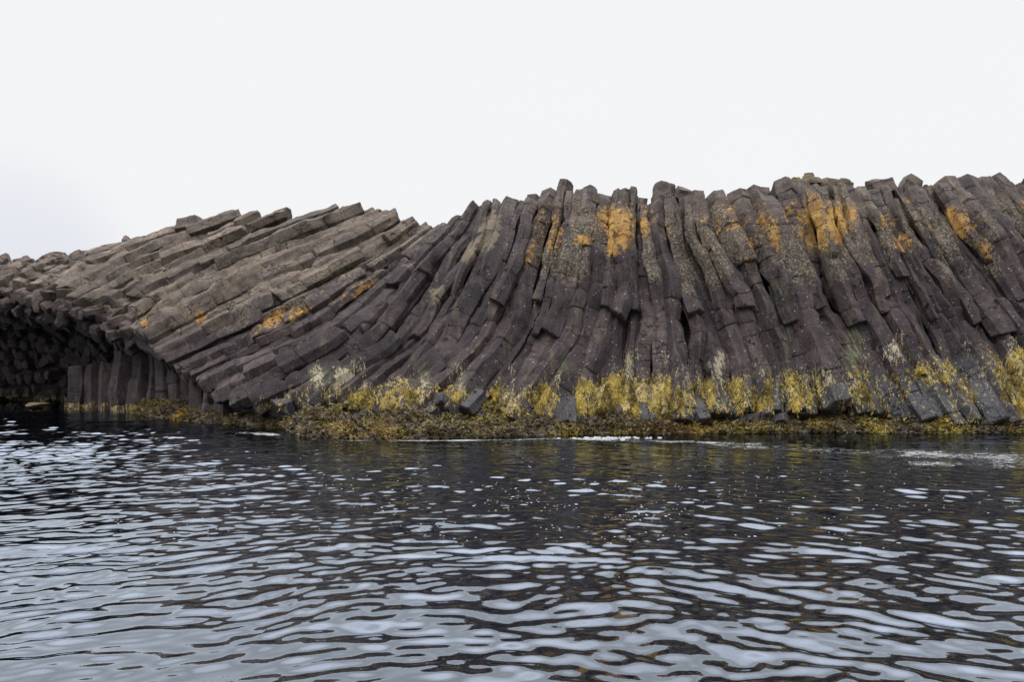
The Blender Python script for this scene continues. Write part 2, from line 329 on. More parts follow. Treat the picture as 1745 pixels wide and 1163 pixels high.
def rock_attrs(P, rnd, zone=None, cave=False, lich=1.):
    px, py = to_pix(P); Z = P[:, 2]; n = len(P); A = {k: np.zeros(n) for k in ('orange', 'pale', 'wrack', 'barn', 'green', 'tan', 'wet', 'speck')}
    low = fbm(P*.9, 3, 5)
    if zone is None:
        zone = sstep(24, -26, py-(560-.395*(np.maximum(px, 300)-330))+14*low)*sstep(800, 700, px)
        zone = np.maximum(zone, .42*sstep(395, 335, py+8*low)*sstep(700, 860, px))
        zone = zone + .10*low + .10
    A['zone'] = np.clip(zone, 0, 1)
    A['rnd'] = np.clip(rnd + .12*low, 0, 1)
    if cave:
        A['wrack'] = .48*sstep(.42, .2, Z+.12*low); A['barn'] = .46*sstep(.5, .32, Z+.1*low)*sstep(.05, .2, Z)
        return A
    for x, y, a, b, th, k in ORANGE: A['orange'] = np.maximum(A['orange'], min(k, 1)*ell(px, py, x, y, a*1.25, b*1.3, th))
    for x, y, a, b, k in GREEN: A['green'] = np.maximum(A['green'], k*ell(px, py, x, y, a, b))
    for x, y, a, b, th, k in TAN: A['tan'] = np.maximum(A['tan'], k*ell(px, py, x, y, a, b, th))
    ny = vnoise(np.stack([px/26, py/90, 0*px], -1), 3)
    A['pale'] = np.clip((sstep(335, 375, py)*sstep(520, 430, py)*sstep(870, 930, px)*(.50+.6*ny) +
        .30*sstep(560, 600, px+py*.3)*0 + .55*sstep(1370, 1400, px)*sstep(1520, 1470, px)*sstep(480, 400, py)*(.6+.6*ny)
        + .5*ell(px, py, 1180, 440, 40, 60, -.4) + .5*ell(px, py, 1690, 350, 90, 30, .8) + sstep(300, 360, px)*sstep(760, 640, px)*sstep(46, 12, np.abs(py-(572-.395*(px-330))))*(.42+.5*ny)/max(lich, .3)), 0, 1)
    ob = sstep(330, 350, py)*sstep(440, 390, py)*sstep(880, 930, px); A['orange'] = np.maximum(A['orange']*(1.0+.4*vnoise(np.stack([px/8, py/30, 0*px], -1), 29)), ob*(.15+.62*vnoise(np.stack([px/13, py/42, 0*px], -1), 27)))
    A['pale'] = np.clip(A['pale']*lich, 0, 1); A['orange'] *= .55+.45*min(lich, 1.2)
    A['speck'] = .25+.55*sstep(330, 420, py)*sstep(640, 800, px)
    # tide band; each column carries its own amount of growth
    f1, f2, f3 = (rnd*7.31) % 1, (rnd*13.7) % 1, (rnd*5.17) % 1; A['orange'] *= .62+.55*f3
    yt = np.interp(px, [300, 480, 800, 1100, 1300, 1550, 1745], [672, 652, 655, 648, 640, 615, 605]) + 16*low + 20*vnoise(np.stack([px/34, 0*px, 0*px], -1), 41) + 26*(f2-.5)
    band = sstep(yt-10, yt+16, py)*sstep(440, 520, px)
    gold = np.zeros(n)
    for x, y, a, b, k in GOLD: gold = np.maximum(gold, k*ell(px, py, x, y, a, b))
    nb2 = vnoise(np.stack([px/30, py/60, 0*px], -1), 19)
    A['wrack'] = np.clip(gold*(.62+.4*low+.25*nb2) + band*(.30+.22*nb2)*sstep(722, 700, py-.02*(px-1000)), 0, 1.0)*(.50+.70*f1)
    yb = yt - 26
    nb = vnoise(np.stack([px/9, py/46, 0*px], -1), 9)*.6+.4*vnoise(np.stack([px/40, py/60, 0*px], -1), 10)
    A['barn'] = np.clip(sstep(yb-34, yb+10, py)*sstep(yb+74, yb+34, py)*sstep(480, 560, px)*(.50+.75*nb)*(.5+.7*f2), 0, 1)
    A['wet'] = np.clip(sstep(yt+10, yt+45, py)*1.1*(1-gold*.5), 0, 1)*sstep(200, 300, px)
    return A

# ------------------------------------------------------------------ basalt column builder
FR = np.array([.022, .075, .5, .925, .978])
def tube(path, Rr, r, nside=None, seg=(.5, 1.9), ds=.085, lean=.10, amp=1.0, ref=(0, -1, .35), cap=(True, True), offs=.012, crown=0.):
    """many-sided prism along a path, broken by cross joints; returns V, quads, ngons"""
    K = np.concatenate([[0], np.cumsum(np.linalg.norm(np.diff(path, axis=0), axis=1))]); Ln = K[-1]
    bs = [0.0]
    while bs[-1] < Ln: bs.append(bs[-1]+(r.uniform(.3, .75) if bs[-1] < crown else r.uniform(*seg)))
    bs[-1] = Ln
    if len(bs) > 2 and bs[-1]-bs[-2] < .2: bs.pop(-2)
    nside = nside or int(r.choice([5, 6, 6, 6, 7]))
    ang = (np.arange(nside)+r.uniform(-.22, .22, nside))/nside*2*np.pi + r.uniform(0, 7); rad = 1+r.uniform(-.16, .16, nside)
    T = norm(np.gradient(path, axis=0)); ref = np.array(ref)
    rings = []; su = []; tiltv = [r.normal(0, lean, 2) for _ in bs]; chips = []
    for b in bs:
        chips.append([(r.uniform(0, 2*np.pi), r.uniform(.12, .5), r.uniform(.1, .42)) for _ in range(r.integers(0, 4))])
    for k in range(len(bs)-1):
        a, b = bs[k]+.004, bs[k+1]-.004
        n = max(2, int((b-a-.05)/ds)+1)
        st = np.concatenate([[a], np.linspace(a+.022, b-.022, n), [b]]) if b-a > .1 else np.linspace(a, b, 4)
        o2 = r.normal(0, offs, 2); sc = 1+r.normal(0, .03); jr = rad*(1+r.normal(0, .025, nside)); ja = ang+r.normal(0, .03, nside)
        c0 = np.stack([np.cos(ja)*jr, np.sin(ja)*jr], -1); c1 = np.roll(c0, -1, 0)
        sec = (c0[:, None]*(1-FR)[None, :, None]+c1[:, None]*FR[None, :, None]).reshape(-1, 2)
        sth = np.arctan2(sec[:, 1], sec[:, 0])
        for i, s in enumerate(st):
            pin = .975 if i in (0, len(st)-1) else 1.0
            c = np.array([np.interp(s, K, path[:, j]) for j in range(3)]); t = norm(np.array([np.interp(s, K, T[:, j]) for j in range(3)]))
            U = norm(np.cross(t, ref)); Vv = np.cross(U, t); q = float(np.interp(s, K, Rr))
            fa, fb = math.exp(-(s-bs[k])/.16), math.exp(-(bs[k+1]-s)/.16)
            sh = q*(sec @ tiltv[k]*fa + sec @ tiltv[k+1]*fb)
            m = np.full(len(sec), pin*sc)
            for bb, cc in ((bs[k], chips[k]), (bs[k+1], chips[k+1])):
                for th, ln, dp in cc:
                    da = np.abs((sth-th+np.pi) % (2*np.pi)-np.pi); d = abs(s-bb)
                    if d < ln: m -= dp*np.clip(1-da/.75, 0, 1)**.7*(1-d/ln)**.6
            pts = c + (q*m*sec[:, 0]+o2[0])[:, None]*U + (q*m*sec[:, 1]+o2[1])[:, None]*Vv + sh[:, None]*t
            rings.append(pts); su.append(s)
    nr = len(rings); M = nside*5; V = np.concatenate(rings).reshape(nr, M, 3)
    ctr = V.mean(1, keepdims=True); rd = norm(V-ctr)
    d = amp*(.060*fbm(V*1.4, 2, 11)+.022*fbm(V*4.3, 3, 23)+.008*vnoise(V*17, 31))
    V = (V+rd*d[..., None]).reshape(-1, 3)
    i = np.arange(nr-1)[:, None]; j = np.arange(M)[None]; j2 = (j+1) % M
    q = np.stack([i*M+j, i*M+j2, (i+1)*M+j2, (i+1)*M+j], -1).reshape(-1, 4)
    sd_ = r.uniform(0, 500); SU = np.repeat(np.array(su), M)+sd_; aj = np.abs(np.linspace(-1, 1, M)); SVv = np.tile(aj*M/5*.16, nr)+sd_*.37
    tri = []; extra = []; nv = len(V)
    for end, on in ((0, cap[0]), (1, cap[1])):
        if not on: continue
        ring = np.arange(M) + (0 if end == 0 else (nr-1)*M); rp = V[ring]; cc = rp.mean(0)
        ax = norm(cc-V.reshape(nr, M, 3)[1 if end == 0 else nr-2].mean(0))
        in1 = cc+(rp-cc)*.86+ax*.02+ax*.02*vnoise(rp*9, 3)[:, None]; in2 = cc+(rp-cc)*.4+ax*(.03+.03*vnoise(rp*6, 8))[:, None]
        i1 = nv+np.arange(M); i2 = i1+M; ic = nv+2*M; nv += 2*M+1
        extra += [in1, in2, (cc+ax*.03)[None]]
        for a_, b_ in ((ring, i1), (i1, i2)):
            k = np.stack([a_, np.roll(a_, -1), np.roll(b_, -1), b_], -1); q = np.concatenate([q, k[:, ::-1] if end == 0 else k])
        k = np.stack([i2, np.roll(i2, -1), np.full(M, ic)], -1); tri.append(k[:, ::-1] if end == 0 else k)
    if extra:
        k = sum(len(x) for x in extra); V = np.concatenate([V]+extra); SU = np.concatenate([SU, np.full(k, sd_)]); SVv = np.concatenate([SVv, np.full(k, sd_)])
    return (V, SU, SVv), q, (np.concatenate(tri) if tri else np.zeros((0, 3), int))
SURF = []                                            # samples of weed-bearing rock (points, normals, attributes)
MASS = {}
def add_mass(parent, path, Rr, r, zone=None, cave=False, **kw):
    (V, su, sv), q, t = tube(path, Rr, r, **kw); A = rock_attrs(V, np.full(len(V), r.uniform(0, 1)), zone if zone is None else np.full(len(V), zone), cave); A['su'] = su; A['sv'] = sv
    MASS.setdefault(parent.name, []).append((V, q, t, A))
def flush_mass(parent, name):
    o = 0; Vs, Qs, Ts, As = [], [], [], {}
    for V, q, t, A in MASS.pop(parent.name, []):
        Vs.append(V); Qs.append(q+o); Ts.append(t+o); o += len(V)
        for k in A: As.setdefault(k, []).append(A[k])
    if Vs: tag(part(name, np.concatenate(Vs), Qs+Ts, BASALT, parent, attrs={k: np.concatenate(v) for k, v in As.items()}), kind='stuff')
def add_column(parent, path, Rr, r, zone=None, cave=False, lich=1., keep=True, name='basalt_column', mat=None, **kw):
    (V, su, sv), q, t = tube(path, Rr, r, **kw)
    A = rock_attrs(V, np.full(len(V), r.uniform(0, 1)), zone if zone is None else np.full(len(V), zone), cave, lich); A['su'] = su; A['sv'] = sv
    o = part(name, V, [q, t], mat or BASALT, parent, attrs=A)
    if keep:
        ctr = np.stack([np.interp(V[:, 2], path[::-1, 2], path[::-1, k]) if path[0, 2] > path[-1, 2] else np.interp(V[:, 2], path[:, 2], path[:, k]) for k in range(3)], -1)
        SURF.append((V, norm(V-ctr), A['wrack'], A['barn']))
    return o

cliff = empty('basalt_cliff', 'tall dark cliff of upright curving basalt columns with orange lichen patches', 'cliff', (5, 24, 0))
ridge = empty('basalt_ridge', 'lower grey-brown basalt ridge of slanting, almost lying columns above the dark cave', 'rocky ridge', (-10, 28, 0))
cave = empty('sea_cave', 'dark sea cave with knobbly hexagonal column ends and short upright columns at the waterline', 'cave', (-20, 32, 0))

# --- stations across the fan
def mid_gap(s0, s1): 
    a, b = _cub(s0)[TN//2], _cub(s1)[TN//2]; d = norm((_cub(s0)[TN//2+3]-_cub(s0)[TN//2-3])); v = b-a
    return abs(v[0]*d[1]-v[1]*d[0])
stations = []; s = 0.0
while s < len(GP)-1.02:
    tgt = (14.5 if s < 8 else 15 if s < 10 else 21.5 if s < 21 else 17)*rng.uniform(.62, 1.45)
    stepv = tgt/max(mid_gap(s, min(s+.5, len(GP)-1.01))*2, 8)
    stations.append((s+stepv/2, stepv)); s += stepv
NRM = np.array([0., -.88, .47])
def pick(arr, t0, t1):
    i0, i1 = t0*(TN-1), t1*(TN-1); u = np.linspace(i0, i1, max(8, int((i1-i0)*1.2)))
    if arr.ndim == 1: return np.interp(u, np.arange(TN), arr)
    return np.stack([np.interp(u, np.arange(TN), arr[:, k]) for k in range(3)], -1)
prev = 0.
for ci, (s, w_) in enumerate(stations):
    r = np.random.default_rng(100+ci)
    st = stream(s); a, b = stream(max(s-w_/2, 0)), stream(min(s+w_/2, len(GP)-1.001))
    T = norm(np.gradient(st, axis=0)); v = b-a; v = v-(v*T).sum(-1, keepdims=True)*T
    Rr = np.clip(np.linalg.norm(v, axis=1)*.72, .15, .47)
    wig = np.stack([fbm(np.stack([TT*5, 0*TT+ci*9.1, 0*TT+k], -1), 2, 40) for k in range(3)], -1)*(.08 if s < NF else .15)
    st = st+wig
    if s < NF+1: st = st+np.array([0, .25, -.22])*np.interp(TT, [0, .5, 1], [1, .55, .1])[:, None]*float(np.clip(NF-.3-s, 0, 1))
    off = .5*prev+r.normal(0, .10); prev = off
    fl = s < NF+.3; par = ridge if fl else cliff
    if fl and to_pix(st)[0].max() < -20: add_mass(ridge, st+NRM*off, Rr*1.05, r)
    elif fl:
        # lying columns: two or three broken pieces, each stepped a little in or out
        t = r.uniform(-.0, .03); last = off
        cuts = [0.0]+sorted(r.uniform(.1, .92, r.integers(3, 5)))+[1.0]
        add_column(ridge, pick(st, 0, 1)+NRM*(off-.22), pick(Rr, 0, 1)*1.02, r, seg=(.4, 1.3))
        for k in range(len(cuts)-1):
            t0, t1 = cuts[k], cuts[k+1]-r.uniform(0, .04)
            if t1-t0 < .10 or r.random() < .36: continue
            o = last+r.uniform(-.05, .24); 
            add_column(ridge, pick(st, t0, t1)+NRM*o, pick(Rr, t0, t1)*r.uniform(.85, 1.05), r, offs=.03, lean=.22, seg=(.5, 1.5))
    elif to_pix(st)[0].min() > 1775:
        add_mass(cliff, st+NRM*off, Rr*1.05, r)
    else:
        tb = np.clip(r.normal(.53, .05) if s < 16.5 else r.uniform(.34, .66), .25, .8)
        top = max(0, r.normal(.01, .014))
        kind = r.random()
        sw = r.uniform(-.10, .08)
        if kind < .40:                               # broken: upper length stands proud, lower length carries on beneath
            add_column(cliff, pick(st, top, tb)+NRM*(off+.16+sw), pick(Rr, top, tb)*r.uniform(.92, 1.08), r, lean=.16, crown=1.6, lich=r.uniform(.6, 2.2))
            add_column(cliff, pick(st, max(tb-.2, 0), 1)+NRM*(off-.10), pick(Rr, max(tb-.2, 0), 1)*r.uniform(.98, 1.1), r)
        elif kind < .55:                              # lower length proud
            add_column(cliff, pick(st, top, min(tb+.2, 1))+NRM*(off-.12), pick(Rr, top, min(tb+.2, 1)), r, crown=1.6, lich=r.uniform(0, 1.2))
            add_column(cliff, pick(st, tb, 1)+NRM*(off+.14+sw), pick(Rr, tb, 1), r, lean=.2)
        else:
            add_column(cliff, pick(st, top, 1)+NRM*off, pick(Rr, top, 1)*1.04, r, crown=1.6, lich=r.uniform(0, 1.8))

flush_mass(cliff, 'column_mass'); flush_mass(ridge, 'column_mass')
# --- rock behind the columns: one solid body for each mass, closed down its back
def core(parent, s0, s1, name):
    ss = np.linspace(s0, s1, int((s1-s0)*8)+2); rows = []
    for s in ss:
        st = stream(s)+np.array([0, .42, -.25])+(np.array([0, .25, -.22])*np.interp(TT, [0, .5, 1], [1, .55, .1])[:, None]*float(np.clip(NF-.3-s, 0, 1))); top = st[0]; toe = st[-1]
        back = [top+np.array([0, 1.5, -.15]), top+np.array([0, 4, -.5]), top+np.array([0, 8, -1.8]), np.array([top[0], top[1]+11, -2.5])]
        front = [toe+np.array([0, .3, -.4]), np.array([toe[0], toe[1]+.5, -2.5])] if s > 9.5 else [toe+np.array([.2, 1.0, .05]), toe+np.array([.4, 7, .3])]
        st = st+NRM*(.12*np.sin(s*14))
        rows.append(np.concatenate([np.array(back)[::-1], st[::2], np.array(front)]))
    V = np.stack(rows); nu, nv = V.shape[:2]; V = V.reshape(-1, 3)
    V = V+np.stack([fbm(V*.8+k*31, 3, 50) for k in range(3)], -1)*np.array([.1, .15, .1])
    V[:, 2] += .25*fbm(V*1.2, 2, 61)*(V[:, 1] > 28)*0
    f = grid_faces(nu, nv)
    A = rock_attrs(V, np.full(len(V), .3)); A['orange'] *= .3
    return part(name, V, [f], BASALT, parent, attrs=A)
core(ridge, 0, NF+.4, 'rock_body'); core(cliff, NF+.3, len(GP)-1.001, 'rock_body')

# --- broken column heads along the skyline, set back on the crest
def crest(parent, s0, s1, n, seed, dpt=(.3, 1.6), up=(-.25, .12), rad=(.24, .44)):
    for k in range(n):
        r = np.random.default_rng(seed+k); s = s0+(s1-s0)*(k+r.uniform(.1, .9))/n
        st = stream(s); d = norm(st[0]-st[6]); p = st[0]+np.array([r.uniform(-.1, .1), r.uniform(*dpt), r.uniform(*up)])
        d = norm(d*np.array([1, .5, 1])+r.normal(0, .08, 3)); ln = r.uniform(.9, 1.6)
        path = p[None]-d[None]*np.linspace(-.05, ln, 8)[:, None]
        add_column(parent, path, np.full(8, r.uniform(*rad)), r, keep=False, seg=(.35, .9), lean=.18, amp=1.7, name='column_head')
crest(cliff, NF+.9, len(GP)-3.2, 62, 500, rad=(.16, .34), up=(-.35, .06))
crest(ridge, 1.2, NF-.1, 40, 700, up=(-.6, -.1), rad=(.2, .34))

# ------------------------------------------------------------------ sea cave
LIP = np.array([(-250,506,33.8),(-170,503,33.2),(-90,500,32.4),(-40,498,32),(0,498,31.5),(55,500,30.9),(92,506,30.3),(128,522,29.6),(188,542,28.8),(228,572,28),(275,608,26.9),(335,652,25.7)], float)
def cave_sheet(nu=50, nv=26):
    u = np.linspace(0, len(LIP)-1, nu); l = np.stack([np.interp(u, np.arange(len(LIP)), LIP[:, k]) for k in range(3)], -1)
    lip = to_world(l[:, 0], l[:, 1], l[:, 2]); rows = []
    k = np.clip((l[:, 0]-60)/200, 0, 1)                                # 0 at far left, 1 at the right end of the cave
    for j in range(nv):
        v = j/(nv-1)
        face = .9*(1-k)                                                # a knobbly hanging face at the left before the roof turns inward
        dep = np.interp(v, [0, .12, .3, .6, .8, 1], [.25, .3, 1.6, 4.2, 5.2, 5.4]); 
        dz = np.interp(v, [0, .12, .3, .6, .8, 1], [0, -.5, -.8, -1.0, -3, -7])
        P = lip.copy(); P[:, 1] += dep*(1-.25*k); P[:, 0] += -.10*dep*(1-k)
        P[:, 2] += dz*(1-.55*k)*np.where(v < .62, 1, 1); 
        if v > .75: P[:, 2] = np.minimum(P[:, 2], lip[:, 2]-1+(-.8-lip[:, 2]+1-.0)*(v-.75)/.25)
        rows.append(P)
    return np.stack(rows, 1)
CS = cave_sheet(); nu, nv = CS.shape[:2]
V = CS.reshape(-1, 3); V = V+np.stack([fbm(V*1.2+k*13, 3, 70) for k in range(3)], -1)*.18
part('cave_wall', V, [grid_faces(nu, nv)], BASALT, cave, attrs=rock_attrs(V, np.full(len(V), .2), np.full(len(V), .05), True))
du = np.gradient(CS, axis=0); dv = np.gradient(CS, axis=1); CN = norm(np.cross(du, dv))
CN = np.where((CN[..., 1:2]+CN[..., 2:3] > 0), -CN, CN)
kk = 0
for jv in list(np.arange(0, 18, 1.55))+list(np.arange(18.2, 24, .75)):
    for iu in np.arange(6+(kk % 2)*.6, 40, 1.25):
        r = np.random.default_rng(3000+kk*97+int(iu*10))
        i, j = int(min(iu, nu-1)), int(min(jv, nv-1))
        base = CS[i, j]+r.normal(0, .10, 3)
        if base[2] < .2: continue
        n = norm(CN[i, j]*.5+norm(np.array([-.30, -.85, -.25]))+r.normal(0, .16, 3))
        ln = r.uniform(.25, .75)*(1 if jv > 4 else 1.0)
        path = base[None]+n[None]*np.linspace(-.35, ln-.1, 6)[:, None]
        big = jv < 5 and -10 < to_pix(base)[0] < 260; kw = dict(name='column_end', keep=False) if big else {}
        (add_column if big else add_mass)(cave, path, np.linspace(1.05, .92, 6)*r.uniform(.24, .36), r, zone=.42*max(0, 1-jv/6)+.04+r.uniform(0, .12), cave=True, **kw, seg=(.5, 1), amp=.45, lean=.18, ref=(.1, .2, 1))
    kk += 1
flush_mass(cave, 'rough_rock')
# column ends hanging out of the ridge above the cave mouth
for k in range(52):
    r = np.random.default_rng(4000+k); s = r.uniform(1., 6.6); st = stream(s); t0 = r.uniform(.62, .97) if s > 3.5 else r.uniform(.35, .97)
    i = int(t0*(TN-1)); p = st[i]; d = norm(st[min(i+6, TN-1)]-st[i-6]); d = norm(d*.55+np.array([-.35, -.75, -.05])+r.normal(0, .1, 3))
    path = p[None]+d[None]*np.linspace(-.7, r.uniform(.2, .55), 7)[:, None]
    add_column(ridge, path, np.full(7, r.uniform(.2, .32)), r, keep=False, seg=(.4, 1), lean=.15, name='column_end')
# upright columns at the back right of the cave
for k, (x, wd, yt, D) in enumerate([(133,34,636,31.2),(160,26,634,31.0),(186,24,632,30.6),(214,34,578,30.0),(240,26,585,29.5),(262,20,596,29.0),(281,22,604,28.4),(303,26,622,27.8),(322,22,634,27.0),(342,26,640,26.3),(364,24,650,25.6),(388,26,655,25.0)]):
    r = np.random.default_rng(5000+k); x0 = (x-CX)/F*D; zt = CAMH-(yt-HY)/F*D
    z = np.linspace(zt+.25, -1.2, 30); path = np.stack([x0+.05*np.sin(z*2+k)+(.03*(z-1) if k > 6 else 0), np.full(30, D+.1)+.10*z, z], -1)
    add_column(cave, path, np.full(30, wd/F*D*.84), r, zone=r.uniform(-.0, .06), cave=True, keep=False, seg=(1.0, 2.6), lean=.06, amp=.8)
# ------------------------------------------------------------------ rocks: broken, faceted boulders
def boulder(name, px, py, size, mat, label, cat, seed, D=None, z=None, group=None, flat=1., parent=None, att=True, rot=None, kind=None, zone=None):
    r = np.random.default_rng(seed)
    n = 7; th = np.linspace(0, np.pi, 26)[:, None]; ph = np.linspace(0, 2*np.pi, 40, endpoint=False)[None]
    d = np.stack([np.sin(th)*np.cos(ph), np.sin(th)*np.sin(ph), np.cos(th)+0*ph], -1)
    pl = norm(r.normal(0, 1, (11, 3))); pd = r.uniform(.62, 1., 11)
    dots = np.maximum(np.einsum('abk,ck->abc', d, pl), 1e-3)
    rad = 1/np.power((np.power(dots/pd, 26)).sum(-1), 1/26); rad = np.minimum(rad, 1.25)
    V = (d*rad[..., None])*np.array(size)
    a = r.uniform(0, 6.28) if rot is None else rot; c, s = math.cos(a), math.sin(a)
    V = V @ np.array([[c, s, 0], [-s, c, 0], [0, 0, 1]])
    if D is None: D = (CAMH-z)*F/(py-HY)
    P = to_world(np.array(float(px)), np.array(float(py)), D)
    V = V.reshape(-1, 3); V = V*(1+.11*fbm(V*3+seed, 3, 5)[:, None]); W = V+P
    f = grid_faces(26, 40); f = np.concatenate([f, [[i*40+39, (i+1)*40+39, (i+1)*40, i*40] for i in range(25)]])
    kw = {}
    if att: kw['attrs'] = rock_attrs(W, np.full(len(W), r.uniform(.2, .8)), None if zone is None else np.full(len(W), zone))
    o = mesh_obj(name, V, [f], mat, None, **kw); o.location = P
    tag(o, label, cat, group, kind); return o
def wet_attr(o, v=.9, keys=('wrack', 'barn', 'orange', 'pale')):
    me = o.data; n = len(me.vertices)
    me.attributes['wet'].data.foreach_set('value', np.full(n, v, np.float32))
    for k in keys: me.attributes[k].data.foreach_set('value', np.zeros(n, np.float32))
def stub(name, px, py, rad, ln, axis, D, label, cat, group, seed, zone=.35, wet=0., nside=None):
    r = np.random.default_rng(seed); P = to_world(np.array(float(px)), np.array(float(py)), D); ax = norm(np.array(axis, float))
    path = P[None]+ax[None]*np.linspace(-ln*.5, ln*.5, 8)[:, None]
    (V, su, sv), q, t_ = tube(path, np.full(8, rad), r, nside=nside, seg=(5, 6), lean=.14, amp=1.4, ref=(.2, -.4, 1) if abs(ax[2]) < .8 else (0, -1, .35))
    A = rock_attrs(V, np.full(len(V), r.uniform(.3, .9)), np.full(len(V), zone)); A['su'] = su; A['sv'] = sv
    if wet:
        A['wet'][:] = wet
        for k in ('wrack', 'barn', 'orange', 'pale', 'speck'): A[k][:] = 0
    o = mesh_obj(name, V-P, [q, t_], BASALT, attrs=A); o.location = P
    return tag(o, label, cat, group)
TOE = [ # x, y, radius, length, axis
 (762,688,.26,.9,(-.6,-.6,.5),'slanted slate-grey boulder at the left end of the rocks below the golden slope'),
 (808,684,.28,.9,(-.5,-.7,-.5),'dark boulder wedged between two golden weed slopes left of the middle'),
 (826,700,.22,.7,(-.4,-.8,-.5),'small dark boulder lowest in the wedge of rocks beside brown weed'),
 (896,696,.28,1.0,(-.6,-.6,-.5),'dark slab tilted against golden weed with brown weed below it'),
 (967,704,.42,1.0,(-.1,-.7,-.7),'broad five-sided blue-grey boulder under the middle of the cliff'),
 (1056,709,.25,.8,(.1,-.5,-.8),'blue-grey boulder standing beneath the thickest golden weed'),
 (1098,706,.30,.7,(.3,-.6,-.6),'pale blue-grey boulder on the right edge of the thickest golden weed'),
 (1110,718,.24,.3,(.1,-.2,1),'flat pale stone lying on the brown weed near the middle'),
 (1188,699,.34,1.0,(.2,-.7,-.6),'dark boulder under the column foot right of the thickest golden weed'),
 (1282,712,.26,.7,(.8,-.4,.1),'low dark boulder in the shaded gap under the cliff overhang'),
 (1326,714,.24,.6,(.5,-.6,.2),'small grey boulder resting on dark weed right of the shaded gap'),
 (549,698,.20,.7,(-.6,-.5,.3),'small grey boulder in brown weed below the left slope'),
 (502,699,.20,.8,(-.2,-.3,.9),'upright pale grey stone poking out of brown weed at left'),
 (636,705,.28,.8,(-.8,-.5,.0),'dark boulder among brown weed below the broadest golden slope')]
for k, (x, y, a, l_, ax, lab) in enumerate(TOE):
    stub('shore_boulder', x, y+3, a, l_, ax, 22.2 if x > 600 else 22.5, lab, 'boulder', 'boulders along the foot of the cliff', 60+k, wet=.8, nside=5 if k % 2 else 6)
CREST = [ # loose blocks
 (1134,331,.42,.85,(.3,.2,1),27.0,'squarish loose block perched on the skyline near the middle of the cliff'),
 (1164,337,.34,.7,(.9,.2,-.3),27.1,'low block leaning beside the perched square block on the skyline'),
 (960,334,.36,1.1,(.25,.2,1),27.2,'tall grey block at the left shoulder of the cliff crest'),
 (1547,324,.46,.9,(.6,.3,.7),27.2,'pointed grey block rising alone from the right part of the crest'),
 (1500,321,.38,.9,(.9,.2,.2),27.3,'low broken block left of the pointed block on the crest')]
for k, (x, y, a, l_, ax, D, lab) in enumerate(CREST):
    stub('loose_block', x, y, a, l_, ax, D, lab, 'rock', 'loose blocks on the crest', 90+k, zone=.6, nside=5)
# lichened outcrop on the crest: flat slabs stacked
oc = empty('crest_outcrop', 'stack of flat yellow-lichened slabs forming the highest point of the cliff crest', 'outcrop', (0, 0, 0))
for k, (x, y, ra, l_, ax) in enumerate([(1335,322,.40,.34,(.1,.1,1)),(1365,322,.46,.5,(0,.1,1)),(1400,322,.46,.5,(.1,0,1)),(1434,321,.40,.5,(.1,.1,1)),(1350,313,.34,.22,(.05,.1,1)),(1385,311,.42,.26,(0,.1,1)),(1420,314,.36,.22,(.1,.1,1)),(1440,312,.22,.3,(.3,.1,1)),(1379,303,.26,.16,(0,.1,1)),(1377,298,.17,.09,(.1,0,1))]):
    o = stub('slab', x, y, ra, l_, ax, 27.3, None, None, None, 120+k, zone=.6); o.parent = oc
    n = len(o.data.vertices)
    o.data.attributes['tan'].data.foreach_set('value', np.full(n, .62, np.float32)); o.data.attributes['orange'].data.foreach_set('value', np.full(n, .28, np.float32))

RED = simple_rock('reddish_rock', (.026, .015, .012), (.05, .03, .024)); OCH = simple_rock('ochre_rock', (.07, .05, .025), (.15, .11, .055))
for k, (x, y, a, b_, c, D, mt, lab) in enumerate([
    (70,690,.50,.4,.12,31.9,OCH,'flat ochre rock at the waterline in front of the cave')]):
    boulder('cave_rock', x, y, (a, b_, c), mt, lab, 'rock', 220+k, D=D, group='rocks on the cave floor', att=False)

# ------------------------------------------------------------------ shore ledge under the cliff
WLX = [100, 200, 260, 350, 430, 485, 520, 600, 700, 850, 1000, 1200, 1400, 1600, 1745, 2000, 2300]
WLY = [694, 699, 712, 722, 727, 732, 745, 748, 749, 745, 741, 739, 738, 739, 738, 739, 739]
def front_D(px): return CAMH*F/(np.interp(px, WLX, WLY)-HY)
pxs = np.linspace(150, 2250, 420); ny_ = 46
PX = np.repeat(pxs[:, None], ny_, 1); vv = np.linspace(0, 1, ny_)[None]
Df = front_D(PX)-.25; Db = np.interp(PX, [150, 280, 420, 560, 2300], [32, 29, 25.5, 23.6, 23.5]); Y = Df+(Db-Df)*vv; Xw = (PX-CX)/F*Y
dd = Y-(Df+.25)
Zt = -.12+np.interp(dd, [-.3, 0, .3, 1.0, 2.2, 4], [-.30, .06, .22, .38, .72, 1.2])
P0 = np.stack([Xw, Y, 0*Xw], -1)
Zt = Zt+(.15*fbm(P0*1.1, 2, 81)+.12*np.abs(vnoise(P0*2.6, 83))+.05*vnoise(P0*7, 85))*sstep(-.3, .5, dd)
LED = np.stack([Xw, Y, Zt], -1)
m, t, b, o_ = new_mat('weedy_rock'); g = G(t); Pn = g.pos(); n = g.noise(Pn, 5, 6, .7)
L(t, g.mix(g.rng(n, .35, .65), (.018, .013, .008), (.06, .045, .018)), b.inputs['Base Color']); b.inputs['Roughness'].default_value = .6
L(t, g.bump(n, .8, .08), b.inputs['Normal'])
led = mesh_obj('shore_ledge', LED.reshape(-1, 3), [grid_faces(*LED.shape[:2])], m); tag(led, kind='structure')

